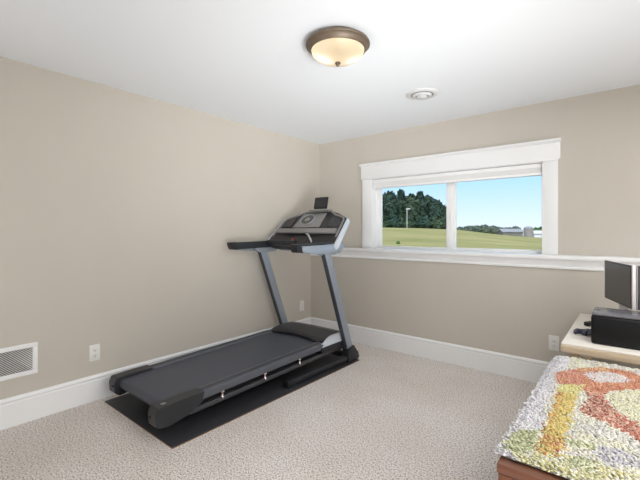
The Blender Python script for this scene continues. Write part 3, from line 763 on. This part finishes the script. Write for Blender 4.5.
# low undergrowth closing the foot of the grove
for i, (px_, ty, wpx) in enumerate(((381, 217, 13), (396, 218, 14), (408, 217, 12), (424, 217, 15), (439, 216, 13))):
    tree('understory_bush', px_, D-9+4*(i % 2), wpx*PXM*1.05, hgt(ty, px_, D-9+4*(i % 2)), M['leaf_dark' if i % 2 else 'leaf_mid'],
         ['dark bush at the foot of the leftmost grove trees', 'dark bush at the foot of the grove left of the pale pole', 'dark bush at the foot of the grove right of the pale pole',
          'dark bush at the foot of the grove near the window mullion', 'dark bush at the right end of the grove foot'][i], 60+i, 'bush', 'bushes at the foot of the grove', 0, .3, 350, .35, -.12, False)
# pale pole with a white birdhouse-like head
x, y = out(407, 45); z = gz_(x, y)
t = thing('yard_pole', (x, y, z), 'thin pale pole with white lamp head before the dark grove', 'pole')
hp = hgt(209, 407, 45)
bm = bmesh.new(); sweep(bm, [(x, y, z-.05), (x, y, z+hp)], circ(.045, 8)); obj('post', bm, M['pole'], t)
bm = bmesh.new(); box(bm, x-.10, x+.42, y-.08, y+.08, z+hp-.05, z+hp+.05, .03); obj('lamp_head', bm, M['white_shed'], t)
x, y = out(398, 12.5)
tree('weed_clump', 398, 11.0, .09, .06, M['leaf_green'], 'small dark weed clump in the near meadow at left', 90, 'plant', None, 0, .4, 60, .03, 0, False)
# far tree line
for i, (px_, ty, wpx) in enumerate(((461, 227.5, 8), (469, 226.5, 9), (477, 226, 10), (485, 225.5, 11), (493, 226.5, 10), (500, 227.5, 9), (508, 228, 9), (516, 227, 9), (535, 228, 10), (543, 227, 9))):
    n_ = ['leftmost low tree of the far line right of the mullion', 'second low tree of the far line counted from the mullion', 'third low tree of the far line counted from the mullion',
          'tallest of the far trees at the middle of the right pane', 'far tree just right of the tallest one in the right pane', 'small far tree left of the grey barn roof', 'far tree behind the left end of the grey barn',
          'far tree behind the right end of the grey barn beside the silo', 'green tree between the silo and the white shed', 'green tree behind the white shed at the right edge of the pane'][i]
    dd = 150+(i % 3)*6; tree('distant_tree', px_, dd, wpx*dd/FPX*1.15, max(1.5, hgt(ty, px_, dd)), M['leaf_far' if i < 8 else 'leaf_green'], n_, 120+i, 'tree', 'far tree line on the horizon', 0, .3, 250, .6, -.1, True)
def building(name, pxa, pxb, top, eave, dist, depth, label, roof, wall, cat):
    xa, ya_ = out(pxa, dist); xb, yb_ = out(pxb, dist); A = Vector((xa, ya_, 0)); Bv = Vector((xb, yb_, 0)); d = (Bv-A).normalized(); n = Vector((-d.y, d.x, 0))
    zb = min(gz_(xa, ya_), gz_(xb, yb_))-.3; ze = CAMP.z+(231-eave)/FPX*dist; zt_ = CAMP.z+(231-top)/FPX*dist; L = (Bv-A).length
    t = thing(name, ((xa+xb)/2, (ya_+yb_)/2, zb), label, cat)
    to = lambda a, b, h: A+d*h+n*a+Vector((0, 0, b))
    bm = bmesh.new(); prism(bm, [(0, zb), (depth, zb), (depth, ze), (depth/2, zt_-.15), (0, ze)], to, 0, L); obj('wall', bm, wall, t, smooth=False)
    bm = bmesh.new(); prism(bm, [(-.4, ze-.1), (depth/2, zt_), (depth+.4, ze-.1), (depth+.4, ze+.15), (depth/2, zt_+.3), (-.4, ze+.15)], to, -.4, L+.4); obj('roof', bm, roof, t, smooth=False)
    bm = bmesh.new(); prism(bm, [(L*.42, zb), (L*.58, zb), (L*.58, ze-.4), (L*.42, ze-.4)], lambda a, b, h: A+d*a-n*h+Vector((0, 0, b)), 0.01, .12); obj('door', bm, M['barn_wall'], t)
building('barn', 503, 523, 229.5, 232, 135, 4, 'long grey roofed barn far beyond the meadow', M['barn_roof'], M['barn_wall'], 'barn')
building('shed', 534.5, 552, 231.5, 233.5, 120, 2.5, 'small white shed far off at the right edge of the window', M['white_shed'], M['white_shed'], 'shed')
x, y = out(528.5, 112); z = gz_(x, y)-.3; ht = CAMP.z+(231-226.5)/FPX*112
t = thing('silo', (x, y, z), 'grey concrete silo standing beside the long barn', 'silo')
bm = bmesh.new(); lathe(bm, [(0, z), (1.3, z), (1.3, ht-.6), (1.25, ht-.55)], x, y, 24); obj('shaft', bm, M['silo'], t)
bm = bmesh.new(); lathe(bm, [(1.38, ht-.6), (1.15, ht-.25), (.6, ht), (0, ht+.1)], x, y, 24); obj('dome', bm, M['barn_roof'], t)

# ------------------------------------------------------------------ light
wd = bpy.data.worlds.new('sky'); bpy.context.scene.world = wd; wd.use_nodes = True
nt = wd.node_tree; bg = nt.nodes['Background']
tc = nt.nodes.new('ShaderNodeTexCoord'); sx = nt.nodes.new('ShaderNodeSeparateXYZ'); rp = nt.nodes.new('ShaderNodeValToRGB')
nt.links.new(tc.outputs['Generated'], sx.inputs[0]); nt.links.new(sx.outputs['Z'], rp.inputs['Fac']); nt.links.new(rp.outputs['Color'], bg.inputs['Color'])
e = rp.color_ramp.elements
e[0].position = 0; e[0].color = lin(222, 234, 248); e[1].position = .15; e[1].color = lin(160, 212, 252)
q = e.new(.06); q.color = lin(200, 226, 250)
q = e.new(.45); q.color = lin(175, 210, 250)
bg.inputs['Strength'].default_value = 1.3

def light(name, kind, loc, energy, color=(1, 1, 1), rot=(0, 0, 0), **k):
    l = bpy.data.lights.new(name, kind); l.energy = energy; l.color = color
    for a, b in k.items(): setattr(l, a, b)
    o = bpy.data.objects.new(name, l); o.location = loc; o.rotation_euler = rot; C.objects.link(o); return o
light('sun', 'SUN', (0, -20, 30), 3.0, (1, .95, .87), (math.radians(48), 0, math.radians(25)), angle=.009)
light('bulb', 'POINT', (LX-.055, LY-.05, 2.345), .30, (1, .95, .88), shadow_soft_size=.022)
light('bulb', 'POINT', (LX+.06, LY+.055, 2.345), .18, (1, .95, .88), shadow_soft_size=.022)
# added fill lights without fixtures, right of and behind the camera; these wash the ceiling
def aim(loc, to): return (Vector(to)-Vector(loc)).to_track_quat('-Z', 'Y').to_euler()
COOL = (.97, .985, 1)
for loc, to, e_, sp in (((4.3, .2, .3), (.75, 3.0, 2.44), 19.5, 52), ((4.2, 2.6, .3), (3.0, 3.0, 2.44), 2.2, 70), ((1.0, -.9, .6), (1.0, .8, 2.44), 5.2, 110)):
    light('ceiling_fill', 'AREA', loc, e_, COOL, aim(loc, to), shape='DISK', size=1.3, spread=math.radians(sp))
light('side_fill', 'AREA', (4.70, .7, 1.45), 52, COOL, (0, math.radians(90), 0), shape='RECTANGLE', size=1.7, size_y=1.8)  # added broad fill from the right
light('overhead_fill', 'AREA', (4.0, 1.6, 2.40), 40, COOL, (0, 0, 0), shape='RECTANGLE', size=1.2, size_y=2.6)  # added downward fill out of view, not a fixture of the room

# ------------------------------------------------------------------ camera
cam = bpy.data.cameras.new('camera'); co = bpy.data.objects.new('camera', cam); C.objects.link(co)
cam.sensor_width = 36; cam.lens = FPX*36/640; cam.shift_y = -9/640; cam.clip_start = .02; cam.clip_end = 1000
co.location = CAMP; co.rotation_euler = (PI/2, 0, TH)
sc = bpy.context.scene; sc.camera = co
sc.view_settings.view_transform = 'Standard'; sc.view_settings.look = 'None'; sc.view_settings.exposure = 0; sc.view_settings.gamma = 1
sc.view_settings.use_curve_mapping = False
